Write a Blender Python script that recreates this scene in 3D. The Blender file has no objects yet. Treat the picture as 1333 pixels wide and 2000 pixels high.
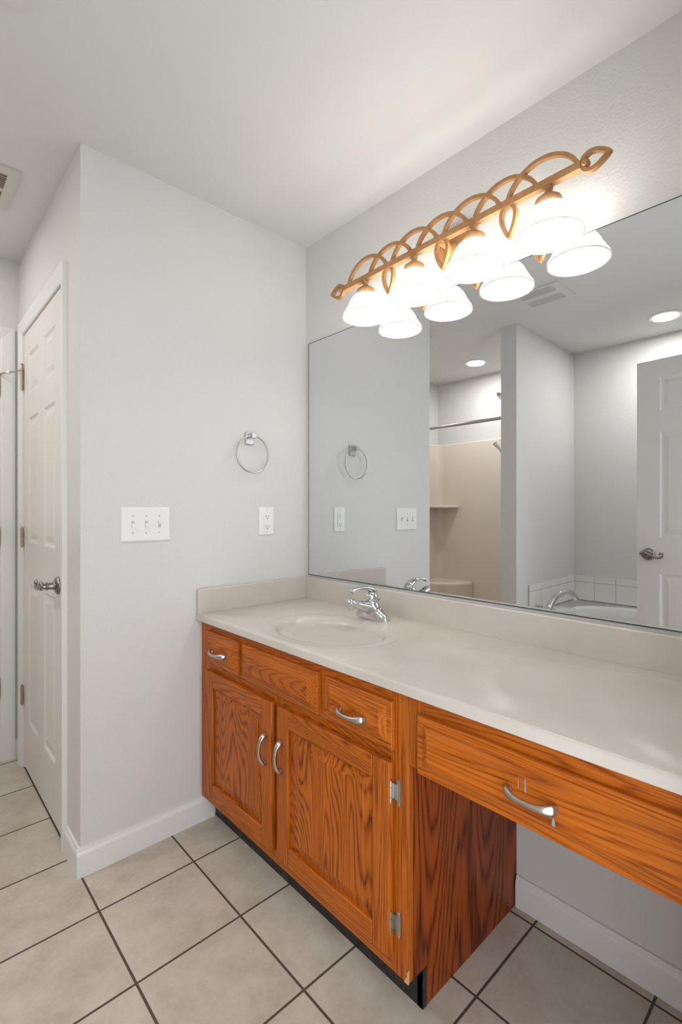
import bpy, bmesh, math, random
from mathutils import Vector, Matrix
random.seed(7)
PI = math.pi
SC = bpy.context.scene
COL = SC.collection

# ------------------------------------------------------------------ camera, world, light, exposure
F_PX, YAW = 947.0, 0.7468
cam_d = bpy.data.cameras.new('camera')
cam = bpy.data.objects.new('camera', cam_d); COL.objects.link(cam)
cam.location = (-1.4215, -1.7775, 1.2207)
cam.rotation_euler = (PI/2, 0, -YAW)
cam_d.sensor_fit = 'HORIZONTAL'; cam_d.sensor_width = 36.0
cam_d.lens = F_PX/1333*36.0
cam_d.shift_y = -4/1333
cam_d.clip_start = 0.02
SC.camera = cam

WORLD_STRENGTH = 2.75
BULB_W = 0.16
CAN_SHOWER_W = 7.5
CAN_TUB_W = 9.6
CORRIDOR_FILL_W = 1.7  # power of the added corridor fill lamp
SHADE_EMIT = 6.3
SC.view_settings.view_transform = 'Standard'
SC.view_settings.look = 'None'
SC.view_settings.gamma = 1.0
SC.view_settings.use_curve_mapping = False
SC.view_settings.exposure = 0.06

w = bpy.data.worlds.new('world'); SC.world = w; w.use_nodes = True
bg = w.node_tree.nodes['Background']
bg.inputs[1].default_value = WORLD_STRENGTH
# daylight beyond the doorway: brighter from the left (-x), a gradient added to dim the open door
_tc = w.node_tree.nodes.new('ShaderNodeTexCoord'); _sx = w.node_tree.nodes.new('ShaderNodeSeparateXYZ')
_rm = w.node_tree.nodes.new('ShaderNodeValToRGB')
_mr = w.node_tree.nodes.new('ShaderNodeMapRange')
_mr.inputs['From Min'].default_value = 0.7; _mr.inputs['From Max'].default_value = -0.7
_rm.color_ramp.elements[0].color = (0.38, 0.395, 0.415, 1); _rm.color_ramp.elements[1].color = (1.36, 1.44, 1.52, 1)
w.node_tree.links.new(_tc.outputs['Generated'], _sx.inputs[0]); w.node_tree.links.new(_sx.outputs[0], _mr.inputs['Value'])
w.node_tree.links.new(_mr.outputs[0], _rm.inputs['Fac']); w.node_tree.links.new(_rm.outputs['Color'], bg.inputs[0])

def lamp(name, kind, loc, energy, color, **kw):
    d = bpy.data.lights.new(name, kind); d.energy = energy; d.color = color
    for k, v in kw.items(): setattr(d, k, v)
    o = bpy.data.objects.new(name, d); COL.objects.link(o); o.location = loc
    return o

# doorway portal: guides sampling of the daylight that enters through the open doorway
por = lamp('doorway_daylight', 'AREA', (-1.12, -1.79, 1.02), 1, (1, 1, 1), shape='RECTANGLE', size=0.82, size_y=2.03)
por.rotation_euler = (PI/2, 0, 0)
por.data.cycles.is_portal = True

# ------------------------------------------------------------------ materials
def mat(name, color, rough=0.5, metal=0.0, spec=0.5, coat=0.0):
    m = bpy.data.materials.new(name); m.use_nodes = True
    b = m.node_tree.nodes['Principled BSDF']
    b.inputs['Base Color'].default_value = (*color, 1)
    b.inputs['Roughness'].default_value = rough
    b.inputs['Metallic'].default_value = metal
    b.inputs['Specular IOR Level'].default_value = spec
    b.inputs['Coat Weight'].default_value = coat
    return m

def nt(m): return m.node_tree.nodes, m.node_tree.links, m.node_tree.nodes['Principled BSDF']

def add_bump(m, scale, strength, dist=0.002, detail=3):
    N, L, b = nt(m)
    tc = N.new('ShaderNodeTexCoord'); n = N.new('ShaderNodeTexNoise')
    n.inputs['Scale'].default_value = scale; n.inputs['Detail'].default_value = detail
    bp = N.new('ShaderNodeBump'); bp.inputs['Strength'].default_value = strength; bp.inputs['Distance'].default_value = dist
    L.new(tc.outputs['Object'], n.inputs['Vector']); L.new(n.outputs['Fac'], bp.inputs['Height'])
    L.new(bp.outputs['Normal'], b.inputs['Normal'])
    return m

def add_mottle(m, c1, c2, scale, detail=4, lo=0.35, hi=0.65):
    N, L, b = nt(m)
    tc = N.new('ShaderNodeTexCoord'); n = N.new('ShaderNodeTexNoise')
    n.inputs['Scale'].default_value = scale; n.inputs['Detail'].default_value = detail
    r = N.new('ShaderNodeValToRGB'); r.color_ramp.elements[0].position = lo; r.color_ramp.elements[1].position = hi
    r.color_ramp.elements[0].color = (*c1, 1); r.color_ramp.elements[1].color = (*c2, 1)
    L.new(tc.outputs['Object'], n.inputs['Vector']); L.new(n.outputs['Fac'], r.inputs['Fac'])
    L.new(r.outputs['Color'], b.inputs['Base Color'])
    return m

WALL = add_bump(mat('wall_paint', (0.695, 0.69, 0.675), 0.75, spec=0.25), 130, 0.6, 0.002)
CEIL = add_bump(mat('ceiling_paint', (0.71, 0.705, 0.69), 0.85, spec=0.2), 120, 0.2, 0.0015)
TRIM = mat('white_trim_paint', (0.80, 0.795, 0.78), 0.35)
DOORM = mat('white_door_paint', (0.76, 0.745, 0.72), 0.4)
PLASTIC = mat('white_plastic', (0.86, 0.86, 0.85), 0.3)
DARK = mat('dark_slot', (0.03, 0.022, 0.016), 0.7)  # near-black stands in for the shade inside slots and ducts
CHROME = mat('chrome', (0.66, 0.66, 0.655), 0.08, 1.0)
NICKEL = mat('satin_nickel', (0.53, 0.515, 0.49), 0.28, 1.0)
DNICKEL = mat('aged_nickel', (0.30, 0.28, 0.26), 0.28, 1.0)
HINGE = mat('brassy_hinge', (0.50, 0.38, 0.25), 0.35, 1.0)
BLACK = add_mottle(mat('black_toe_kick', (0.012, 0.011, 0.011), 0.45), (0.010, 0.010, 0.010), (0.05, 0.048, 0.046), 60, 6, 0.5, 0.75)
MARBLE = add_mottle(mat('cultured_marble', (0.63, 0.60, 0.55), 0.22, spec=0.5), (0.575, 0.525, 0.465), (0.63, 0.585, 0.53), 5, 5)
ACRYL = mat('white_acrylic', (0.80, 0.80, 0.79), 0.15, coat=0.3)
ALMOND = mat('almond_fibreglass', (0.76, 0.685, 0.59), 0.2, coat=0.2)
GOLD = add_mottle(mat('brushed_gold_paint', (0.42, 0.21, 0.08), 0.48, 0.15), (0.37, 0.180, 0.066), (0.45, 0.230, 0.092), 60, 3)
VENTM = mat('vent_enamel', (0.62, 0.59, 0.54), 0.5)
VENT_BROWN = mat('brown_vent_blades', (0.40, 0.33, 0.27), 0.7)  # brown blades, darker than the frame enamel
VENT_GREY = mat('grey_vent_blades', (0.66, 0.65, 0.63), 0.6)
VENTW = mat('pale_vent_enamel', (0.70, 0.69, 0.67), 0.5)
MIRROR = mat('mirror_silver', (0.76, 0.775, 0.79), 0.0, 1.0)
MEDGE = mat('mirror_edge', (0.05, 0.06, 0.06), 0.3)
SCUFF = mat('grey_scuff', (0.30, 0.32, 0.35), 0.5)
WORN = mat('worn_bare_wood', (0.62, 0.42, 0.22), 0.6)

def oak(name, axis, figure=5.0, rings=40.0, along=0.1, light=(0.50, 0.130, 0.010), mid=(0.35, 0.076, 0.0045), dark=(0.105, 0.020, 0.0012), contrast=1.0, sharp=2.5, lines=False):
    """figured oak: sawtooth contour lines of a stretched noise field (growth rings) broken by fine pores along the grain"""
    m = mat(name, light, 0.42, spec=0.25, coat=0.06)
    N, L, b = nt(m); b.inputs['Coat Roughness'].default_value = 0.2
    tc = N.new('ShaderNodeTexCoord'); oi = N.new('ShaderNodeObjectInfo')
    ad = N.new('ShaderNodeVectorMath'); ad.operation = 'ADD'
    mu = N.new('ShaderNodeMath'); mu.operation = 'MULTIPLY'; mu.inputs[1].default_value = 17.3
    cb = N.new('ShaderNodeCombineXYZ')
    L.new(oi.outputs['Random'], mu.inputs[0])
    for i in range(3): L.new(mu.outputs[0], cb.inputs[i])
    L.new(tc.outputs['Object'], ad.inputs[0]); L.new(cb.outputs[0], ad.inputs[1])
    def mapping(al):
        mp = N.new('ShaderNodeMapping'); s = [1, 1, 1]; s['XYZ'.index(axis)] = al
        mp.inputs['Scale'].default_value = s; L.new(ad.outputs[0], mp.inputs['Vector']); return mp
    def noise(mp, sc, det, ro=0.5):
        n = N.new('ShaderNodeTexNoise'); n.inputs['Scale'].default_value = sc; n.inputs['Detail'].default_value = det
        n.inputs['Roughness'].default_value = ro; L.new(mp.outputs[0], n.inputs['Vector']); return n.outputs['Fac']
    def math_(op, a, bv=None, c=None):
        q = N.new('ShaderNodeMath'); q.operation = op
        for i, v in enumerate((a, bv, c)):
            if v is None: continue
            if isinstance(v, (int, float)): q.inputs[i].default_value = v
            else: L.new(v, q.inputs[i])
        return q.outputs[0]
    field = math_('ADD', noise(mapping(along), figure, 1.0, 0.3), math_('MULTIPLY', noise(mapping(0.10), 55, 2), 0.022))
    saw = math_('FRACT', math_('MULTIPLY', field, rings))
    if lines: saw = math_('SUBTRACT', 1.0, math_('ABSOLUTE', math_('MULTIPLY_ADD', saw, 2.0, -1.0)))
    saw = math_('POWER', saw, sharp)
    fine = noise(mapping(0.02), 330, 2, 0.6)
    pores = math_('MULTIPLY', math_('SUBTRACT', fine, 0.40), 3.0)
    pores = math_('MINIMUM', math_('MAXIMUM', pores, 0.0), 1.0)
    broad = noise(mapping(0.15), 9.0, 2)
    v = math_('MULTIPLY', saw, math_('MULTIPLY_ADD', pores, 0.65, 0.45))
    v = math_('ADD', math_('MULTIPLY', v, contrast), math_('MULTIPLY', pores, 0.30))
    r = N.new('ShaderNodeValToRGB'); e = r.color_ramp.elements
    e[0].position = 0.04; e[0].color = (*light, 1); e[1].position = 0.92; e[1].color = (*dark, 1)
    q = e.new(0.33); q.color = (*mid, 1)
    L.new(v, r.inputs['Fac'])
    hs = N.new('ShaderNodeHueSaturation')
    L.new(math_('MULTIPLY_ADD', broad, 0.6, 0.70), hs.inputs['Value'])
    L.new(r.outputs['Color'], hs.inputs['Color']); L.new(hs.outputs['Color'], b.inputs['Base Color'])
    bp = N.new('ShaderNodeBump'); bp.inputs['Strength'].default_value = 0.06; bp.inputs['Distance'].default_value = 0.0004
    bp.invert = True
    L.new(v, bp.inputs['Height']); L.new(bp.outputs['Normal'], b.inputs['Normal'])
    return m
OAKZ = oak('oak_grain_upright', 'Z', 5.0, 62.0, along=0.03, contrast=0.6, sharp=2.4, lines=True)
OAKY = oak('oak_grain_level', 'Y', 6.5, 48.0, along=0.09, contrast=0.62, sharp=2.6, lines=True)
OAKP = oak('oak_panel_figure', 'Z', 7.0, 38.0, along=0.20, contrast=0.95, sharp=2.6, lines=True)
OAKS = oak('oak_side_shaded', 'Z', 3.8, 34.0, along=0.17, light=(0.33, 0.066, 0.005), mid=(0.23, 0.038, 0.002), dark=(0.055, 0.006, 0.0006), contrast=1.1, sharp=2.6, lines=True)  # side panel's shade put into these darker oak colours

def tile_mat():
    m = mat('floor_tile', (0.5, 0.45, 0.4), 0.35)
    N, L, b = nt(m)
    T, G = 0.3068, 0.0060
    tc = N.new('ShaderNodeTexCoord'); sp = N.new('ShaderNodeSeparateXYZ'); L.new(tc.outputs['Object'], sp.inputs[0])
    def M(op, a, c=None, d=None):
        q = N.new('ShaderNodeMath'); q.operation = op
        for i, v in enumerate((a, c, d)):
            if v is None: continue
            if isinstance(v, (int, float)): q.inputs[i].default_value = v
            else: L.new(v, q.inputs[i])
        return q.outputs[0]
    ux = M('DIVIDE', M('ADD', sp.outputs[0], 0.6530), T); uy = M('DIVIDE', M('ADD', sp.outputs[1], 0.1950), T)
    def edge(u): return M('ABSOLUTE', M('SUBTRACT', M('FRACT', M('ADD', u, 0.5)), 0.5))
    d = M('MULTIPLY', M('MINIMUM', edge(ux), edge(uy)), T)
    mask = N.new('ShaderNodeMapRange'); mask.interpolation_type = 'SMOOTHSTEP'
    L.new(d, mask.inputs['Value']); mask.inputs['From Min'].default_value = G/2-0.0008; mask.inputs['From Max'].default_value = G/2+0.0012
    idv = N.new('ShaderNodeCombineXYZ'); L.new(M('FLOOR', ux), idv.inputs[0]); L.new(M('FLOOR', uy), idv.inputs[1])
    wn = N.new('ShaderNodeTexWhiteNoise'); wn.noise_dimensions = '3D'; L.new(idv.outputs[0], wn.inputs['Vector'])
    off = N.new('ShaderNodeVectorMath'); off.operation = 'MULTIPLY_ADD'
    L.new(wn.outputs['Color'], off.inputs[0]); off.inputs[1].default_value = (9, 9, 9); L.new(tc.outputs['Object'], off.inputs[2])
    n1 = N.new('ShaderNodeTexNoise'); n1.inputs['Scale'].default_value = 9; n1.inputs['Detail'].default_value = 6; n1.inputs['Roughness'].default_value = 0.62
    n2 = N.new('ShaderNodeTexNoise'); n2.inputs['Scale'].default_value = 70; n2.inputs['Detail'].default_value = 3
    L.new(off.outputs[0], n1.inputs['Vector']); L.new(off.outputs[0], n2.inputs['Vector'])
    r = N.new('ShaderNodeValToRGB'); e = r.color_ramp.elements
    e[0].position = 0.3; e[0].color = (0.46, 0.395, 0.325, 1); e[1].position = 0.66; e[1].color = (0.60, 0.54, 0.46, 1)
    q = e.new(0.48); q.color = (0.54, 0.475, 0.395, 1)
    L.new(M('ADD', n1.outputs['Fac'], M('MULTIPLY', M('SUBTRACT', n2.outputs['Fac'], 0.5), 0.22)), r.inputs['Fac'])
    mx = N.new('ShaderNodeMix'); mx.data_type = 'RGBA'
    L.new(mask.outputs[0], mx.inputs['Factor']); mx.inputs[6].default_value = (0.085, 0.060, 0.042, 1)
    L.new(r.outputs['Color'], mx.inputs[7]); L.new(mx.outputs[2], b.inputs['Base Color'])
    rr = M('SUBTRACT', 0.8, M('MULTIPLY', mask.outputs[0], 0.42)); L.new(rr, b.inputs['Roughness'])
    bp = N.new('ShaderNodeBump'); bp.inputs['Strength'].default_value = 0.6; bp.inputs['Distance'].default_value = 0.002
    L.new(M('ADD', mask.outputs[0], M('MULTIPLY', n2.outputs['Fac'], 0.06)), bp.inputs['Height']); L.new(bp.outputs['Normal'], b.inputs['Normal'])
    return m
TILE = tile_mat()

def wall_tile_mat():
    m = mat('white_wall_tile', (0.80, 0.79, 0.77), 0.15)
    return m
WTILE = wall_tile_mat()
GROUT = mat('pale_grout', (0.50, 0.48, 0.45), 0.8)

def emissive(name, color, strength):
    m = bpy.data.materials.new(name); m.use_nodes = True
    N, L, b = nt(m); b.inputs['Base Color'].default_value = (0.9, 0.9, 0.9, 1)
    b.inputs['Emission Color'].default_value = (*color, 1); b.inputs['Emission Strength'].default_value = strength
    return m
LENS = emissive('lit_lens', (1.0, 0.97, 0.92), 14)
BULB = emissive('lit_bulb', (1.0, 0.93, 0.82), 6)

def shade_mat(name, emit, body=1.0):
    m = bpy.data.materials.new(name); m.use_nodes = True
    N = m.node_tree.nodes; L = m.node_tree.links; N.clear()
    out = N.new('ShaderNodeOutputMaterial'); tc = N.new('ShaderNodeTexCoord')
    n = N.new('ShaderNodeTexNoise'); n.inputs['Scale'].default_value = 26; n.inputs['Detail'].default_value = 4
    n.inputs['Distortion'].default_value = 1.2
    L.new(tc.outputs['Object'], n.inputs['Vector'])
    r = N.new('ShaderNodeValToRGB'); r.color_ramp.elements[0].position = 0.35; r.color_ramp.elements[1].position = 0.6
    r.color_ramp.elements[0].color = (0.80*body, 0.78*body, 0.75*body, 1); r.color_ramp.elements[1].color = (0.95*body, 0.94*body, 0.92*body, 1)
    L.new(n.outputs['Fac'], r.inputs['Fac'])
    d = N.new('ShaderNodeBsdfDiffuse'); t = N.new('ShaderNodeBsdfTranslucent'); g = N.new('ShaderNodeBsdfGlossy')
    g.inputs['Roughness'].default_value = 0.25
    L.new(r.outputs['Color'], d.inputs['Color']); L.new(r.outputs['Color'], t.inputs['Color'])
    m1 = N.new('ShaderNodeMixShader'); m1.inputs[0].default_value = 0.55
    L.new(d.outputs[0], m1.inputs[1]); L.new(t.outputs[0], m1.inputs[2])
    m2 = N.new('ShaderNodeMixShader'); m2.inputs[0].default_value = 0.04
    L.new(m1.outputs[0], m2.inputs[1]); L.new(g.outputs[0], m2.inputs[2])
    e = N.new('ShaderNodeEmission'); e.inputs['Strength'].default_value = emit
    mu = N.new('ShaderNodeMixRGB'); mu.blend_type = 'MULTIPLY'; mu.inputs[0].default_value = 1.0; mu.inputs[2].default_value = (1.0, 0.995, 0.97, 1)
    L.new(r.outputs['Color'], mu.inputs[1]); L.new(mu.outputs[0], e.inputs['Color'])
    a = N.new('ShaderNodeAddShader'); L.new(m2.outputs[0], a.inputs[0]); L.new(e.outputs[0], a.inputs[1])
    L.new(a.outputs[0], out.inputs['Surface'])
    return m
SHADE = shade_mat('frosted_alabaster_glass', SHADE_EMIT)
SHADE_FLARE = shade_mat('dimmed_glass_flare', 1.5, 0.85)  # flare glow and body toned down so its form shows beside the bell
SHADE_RIM = shade_mat('dimmed_glass_edge', 1.15, 0.42)  # rim and ridge shading put into a weaker glow and darker body

# ------------------------------------------------------------------ mesh helpers (world coordinates in, thing-local out)
def base_of(o):
    v = Vector((0, 0, 0))
    while o is not None:
        v += o.location; o = o.parent
    return v

def obj(name, bm, m, parent=None, smooth=False, bevel=0.0, seg=2, angle=40):
    bmesh.ops.recalc_face_normals(bm, faces=bm.faces[:])
    if parent is not None: bmesh.ops.translate(bm, verts=bm.verts[:], vec=-base_of(parent))
    me = bpy.data.meshes.new(name); bm.to_mesh(me); bm.free()
    for q in (m if isinstance(m, (list, tuple)) else [m]): me.materials.append(q)
    o = bpy.data.objects.new(name, me); COL.objects.link(o)
    if parent is not None: o.parent = parent
    if smooth:
        for p in me.polygons: p.use_smooth = True
        try: me.set_sharp_from_angle(angle=math.radians(angle))
        except Exception: pass
    if bevel > 0:
        md = o.modifiers.new('bevel', 'BEVEL'); md.width = bevel; md.segments = seg; md.limit_method = 'ANGLE'; md.angle_limit = math.radians(35)
        md.harden_normals = False
        for p in me.polygons: p.use_smooth = True
        try: me.set_sharp_from_angle(angle=math.radians(35))
        except Exception: pass
    return o

def B(): return bmesh.new()
def box(bm, x0, x1, y0, y1, z0, z1, mi=0):
    vs = [bm.verts.new((x, y, z)) for x in (x0, x1) for y in (y0, y1) for z in (z0, z1)]
    for f in ((0, 1, 3, 2), (4, 6, 7, 5), (0, 4, 5, 1), (2, 3, 7, 6), (0, 2, 6, 4), (1, 5, 7, 3)):
        fc = bm.faces.new([vs[i] for i in f]); fc.material_index = mi
    return bm
def boxes(*args):
    bm = B()
    for a in args: box(bm, *a)
    return bm

def prism(bm, poly, axis, a0, a1, mi=0):
    """poly: list of 2d points in the other two axes (order XYZ without axis)"""
    def P(p, a):
        if axis == 'X': return (a, p[0], p[1])
        if axis == 'Y': return (p[0], a, p[1])
        return (p[0], p[1], a)
    v0 = [bm.verts.new(P(p, a0)) for p in poly]; v1 = [bm.verts.new(P(p, a1)) for p in poly]
    n = len(poly)
    for f in (v0, v1[::-1]): bm.faces.new(f).material_index = mi
    for i in range(n): bm.faces.new((v0[i], v1[i], v1[(i+1) % n], v0[(i+1) % n])).material_index = mi
    return bm

def lathe(bm, prof, center, axis=Vector((0, 0, 1)), n=40, closed=False):
    """prof: list of (r, h) along axis from center"""
    axis = Vector(axis).normalized(); c = Vector(center)
    a = axis.orthogonal().normalized(); b = axis.cross(a)
    rings = []
    for r, h in prof:
        if r < 1e-6: rings.append([bm.verts.new(c+axis*h)])
        else: rings.append([bm.verts.new(c+axis*h+(a*math.cos(t)+b*math.sin(t))*r) for t in [2*PI*i/n for i in range(n)]])
    pairs = list(zip(rings, rings[1:]))
    if closed: pairs.append((rings[-1], rings[0]))
    for r0, r1 in pairs:
        for i in range(n):
            j = (i+1) % n
            if len(r0) == 1 and len(r1) == 1: continue
            if len(r0) == 1: bm.faces.new((r0[0], r1[i], r1[j]))
            elif len(r1) == 1: bm.faces.new((r0[i], r0[j], r1[0]))
            else: bm.faces.new((r0[i], r0[j], r1[j], r1[i]))
    return bm

def sweep(bm, pts, radii, n=12, up=(0, 0, 1), caps=True, rect=False, loop=False):
    """tube through pts; radii: scalar or list of r or (r_side, r_up)"""
    P = [Vector(p) for p in pts]; up = Vector(up).normalized(); rings = []
    N = len(P)
    for i, p in enumerate(P):
        if loop: t = P[(i+1) % N]-P[i-1]
        else: t = P[min(i+1, N-1)]-P[max(i-1, 0)]
        t.normalize()
        s = t.cross(up)
        if s.length < 1e-4: s = t.orthogonal()
        s.normalize(); u = s.cross(t).normalized()
        r = radii[i] if isinstance(radii, (list, tuple)) and not (rect and len(radii) == 2 and not isinstance(radii[0], (tuple, list))) else radii
        rs, ru = r if isinstance(r, (tuple, list)) else (r, r)
        if rect: ring = [p+s*rs*a+u*ru*b for a, b in ((1, 1), (-1, 1), (-1, -1), (1, -1))]
        else: ring = [p+s*rs*math.cos(2*PI*k/n)+u*ru*math.sin(2*PI*k/n) for k in range(n)]
        rings.append([bm.verts.new(v) for v in ring])
    m = len(rings[0])
    pairs = list(zip(rings, rings[1:]))
    if loop: pairs.append((rings[-1], rings[0]))
    for a, b in pairs:
        for k in range(m): bm.faces.new((a[k], a[(k+1) % m], b[(k+1) % m], b[k]))
    if caps and not loop:
        bm.faces.new(rings[0][::-1]); bm.faces.new(rings[-1])
    return bm

def catmull(pts, k=6):
    P = [Vector(p) for p in pts]; P = [P[0]*2-P[1]]+P+[P[-1]*2-P[-2]]; out = []
    for i in range(1, len(P)-2):
        for j in range(k):
            t = j/k; a, b, c, d = P[i-1:i+3]
            out.append(0.5*((2*b)+(c-a)*t+(2*a-5*b+4*c-d)*t*t+(3*b-a-3*c+d)*t**3))
    out.append(P[-2]); return out
def lerp_list(vals, n):
    out = []
    for i in range(n):
        t = i/(n-1)*(len(vals)-1); k = min(int(t), len(vals)-2); f = t-k
        a, b = vals[k], vals[k+1]
        out.append(tuple(x+(y-x)*f for x, y in zip(a, b)) if isinstance(a, tuple) else a+(b-a)*f)
    return out

def thing(name, label, cat, loc, group=None, kind=None):
    o = bpy.data.objects.new(name, None); COL.objects.link(o); o.location = loc
    o.empty_display_size = 0.05
    return tag(o, label, cat, group, kind)
def tag(o, label, cat, group=None, kind=None):
    o['label'] = label; o['category'] = cat
    if group: o['group'] = group
    if kind: o['kind'] = kind
    return o
def struct(name, bm, m, label=None, parent=None, **kw):
    o = obj(name, bm, m, parent, **kw)
    if parent is None:
        o['kind'] = 'structure'; o['label'] = label; o['category'] = name.split('_')[0]
    return o
def frame_of(c, ex, ey, ez):
    m = Matrix((ex, ey, ez)).transposed().to_4x4(); m.translation = Vector(c); return m
def put(src_mesh, name, parent, matrix):
    """a linked copy of a small fitting (shared mesh) at a world matrix, under a part"""
    o = bpy.data.objects.new(name, src_mesh); COL.objects.link(o); o.parent = parent
    o.matrix_local = Matrix.Translation(-base_of(parent)) @ matrix
    return o
def mesh_of(name, bm, m, smooth=True, angle=40):
    bmesh.ops.recalc_face_normals(bm, faces=bm.faces[:])
    me = bpy.data.meshes.new(name); bm.to_mesh(me); bm.free()
    for q in (m if isinstance(m, (list, tuple)) else [m]): me.materials.append(q)
    if smooth:
        for p in me.polygons: p.use_smooth = True
        try: me.set_sharp_from_angle(angle=math.radians(angle))
        except Exception: pass
    return me

# ------------------------------------------------------------------ the room
H = 2.445
W = 0.9618
struct('floor', boxes((-2.66, 0.10, -1.82, 1.20, -0.05, 0.0)), TILE, 'beige square ceramic floor tile with dark brown grout')
struct('ceiling', boxes((-2.66, 0.10, -1.82, 1.20, H, H+0.06)), CEIL, 'flat off-white painted ceiling')
struct('wall_right', boxes((0.0, 0.10, -1.82, 1.20, 0, H)), WALL, 'off-white textured wall behind the vanity and mirror')
struct('wall_back', boxes((-W, 0.0, 0.0, 0.09, 0, H)), WALL, 'off-white wall with the towel ring, outlet and switches')
DY0, DY1, DZ = 0.222, 0.940, 2.058      # closet door opening
struct('wall_closet', boxes((-W, -W+0.09, 0.09, DY0, 0, H), (-W, -W+0.09, DY1, 1.075, 0, H), (-W, -W+0.09, DY0, DY1, DZ, H)), WALL,
       'narrow off-white return wall around the closet door')
EX0, EX1 = -1.545, -1.041
struct('wall_end', boxes((-2.66, EX0, 1.075, 1.17, 0, H), (EX1, 0.0, 1.075, 1.17, 0, H), (EX0, EX1, 1.075, 1.17, DZ, H)), WALL,
       'off-white end wall behind the shower and far door')
struct('wall_left', boxes((-2.66, -2.53, -1.82, 1.20, 0, H)), WALL, 'off-white far wall behind the tub and shower, seen in the mirror')
struct('wall_partition', boxes((-2.53, -1.603, -0.222, -0.112, 0, H)), WALL, 'off-white stub wall between shower and bathtub, seen in the mirror')
struct('wall_front', boxes((-2.53, -1.55, -1.82, -1.70, 0, H), (-0.70, 0.0, -1.82, -1.70, 0, H), (-1.55, -0.70, -1.82, -1.70, 2.05, H)), WALL,
       'off-white wall around the entry doorway')

# baseboards: profile (out, z)
def bb_prof(s=1.0): return [(0, 0), (0.0135, 0), (0.0135, 0.074), (0.0115, 0.080), (0.0085, 0.084), (0.007, 0.0935), (0, 0.0935)]
bm = B(); prism(bm, [(-o, z) for o, z in bb_prof()], 'X', -W-0.0135, -0.475)
struct('baseboard_back', bm, TRIM, 'white baseboard under the switch plate wall')
bm = B(); prism(bm, [(-W-o, z) for o, z in bb_prof()], 'Y', 0.0, 0.160)
struct('baseboard_closet', bm, TRIM, 'short white baseboard return beside the closet door casing')
bm = B(); prism(bm, [(-o, z) for o, z in bb_prof()], 'Y', -1.69, -1.047)
struct('baseboard_right', bm, TRIM, 'white baseboard on the wall in the knee space')
bm = B(); prism(bm, [(1.075-o, z) for o, z in bb_prof()], 'X', -0.980, -W-0.001)
struct('baseboard_end', bm, TRIM, 'tiny white baseboard piece in the corridor corner')
bm = B(); prism(bm, [(-1.603-o, z) for o, z in [(-o, z) for o, z in bb_prof()]], 'Y', -0.222, -0.112)
struct('baseboard_partition', bm, TRIM, 'white baseboard on the stub wall end')

# casings: closet door (trim_1), end door (trim_2), entry doorway (trim_3)
def mitred(bm, cross):
    R_ = [[bm.verts.new(p) for p in c] for c in cross]; n = len(R_[0])
    for a, b in zip(R_, R_[1:]):
        for k in range(n): bm.faces.new((a[k], a[(k+1) % n], b[(k+1) % n], b[k]))
    bm.faces.new(R_[0]); bm.faces.new(R_[-1][::-1]); return bm
def casing_y(y0, y1, zt, x, s, wd=0.057):
    """casing round an opening y0..y1 on a wall plane x, standing out in direction s"""
    bm = B(); pr = [(0, 0), (wd, 0), (wd, 0.0165), (wd-0.012, 0.0172), (0.016, 0.011), (0.006, 0.010), (0, 0.007)]
    cross = [[(x+s*d, y0-q, 0) for q, d in pr], [(x+s*d, y0-q, zt+q) for q, d in pr], [(x+s*d, y1+q, zt+q) for q, d in pr], [(x+s*d, y1+q, 0) for q, d in pr]]
    return mitred(bm, cross)
def casing_x(x0, x1, zt, y, s, wd=0.057):
    bm = B(); pr = [(0, 0), (wd, 0), (wd, 0.0165), (wd-0.012, 0.0172), (0.016, 0.011), (0.006, 0.010), (0, 0.007)]
    cross = [[(x0-q, y+s*d, 0) for q, d in pr], [(x0-q, y+s*d, zt+q) for q, d in pr], [(x1+q, y+s*d, zt+q) for q, d in pr], [(x1+q, y+s*d, 0) for q, d in pr]]
    return mitred(bm, cross)
t1 = struct('trim_1', casing_y(DY0-0.003, DY1+0.003, 2.054, -W, -1), TRIM, 'white door casing around the closet door')
obj('jamb', boxes((-W+0.001, -W+0.089, DY0, DY0+0.010, 0, DZ), (-W+0.001, -W+0.089, DY1-0.010, DY1, 0, DZ), (-W+0.001, -W+0.089, DY0+0.010, DY1-0.010, DZ-0.011, DZ)), TRIM, t1)
t2 = struct('trim_2', casing_x(EX0-0.003, EX1+0.004, 2.052, 1.075, -1), TRIM, 'white fluted casing of the far corridor door')
obj('jamb', boxes((EX0, EX0+0.008, 1.076, 1.165, 0, DZ), (EX1-0.008, EX1, 1.076, 1.165, 0, DZ), (EX0+0.008, EX1-0.008, 1.076, 1.165, DZ-0.011, DZ)), TRIM, t2)
t3 = struct('trim_3', casing_x(-1.55, -0.70, 2.05, -1.70, 1), TRIM, 'white casing around the entry doorway')

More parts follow.
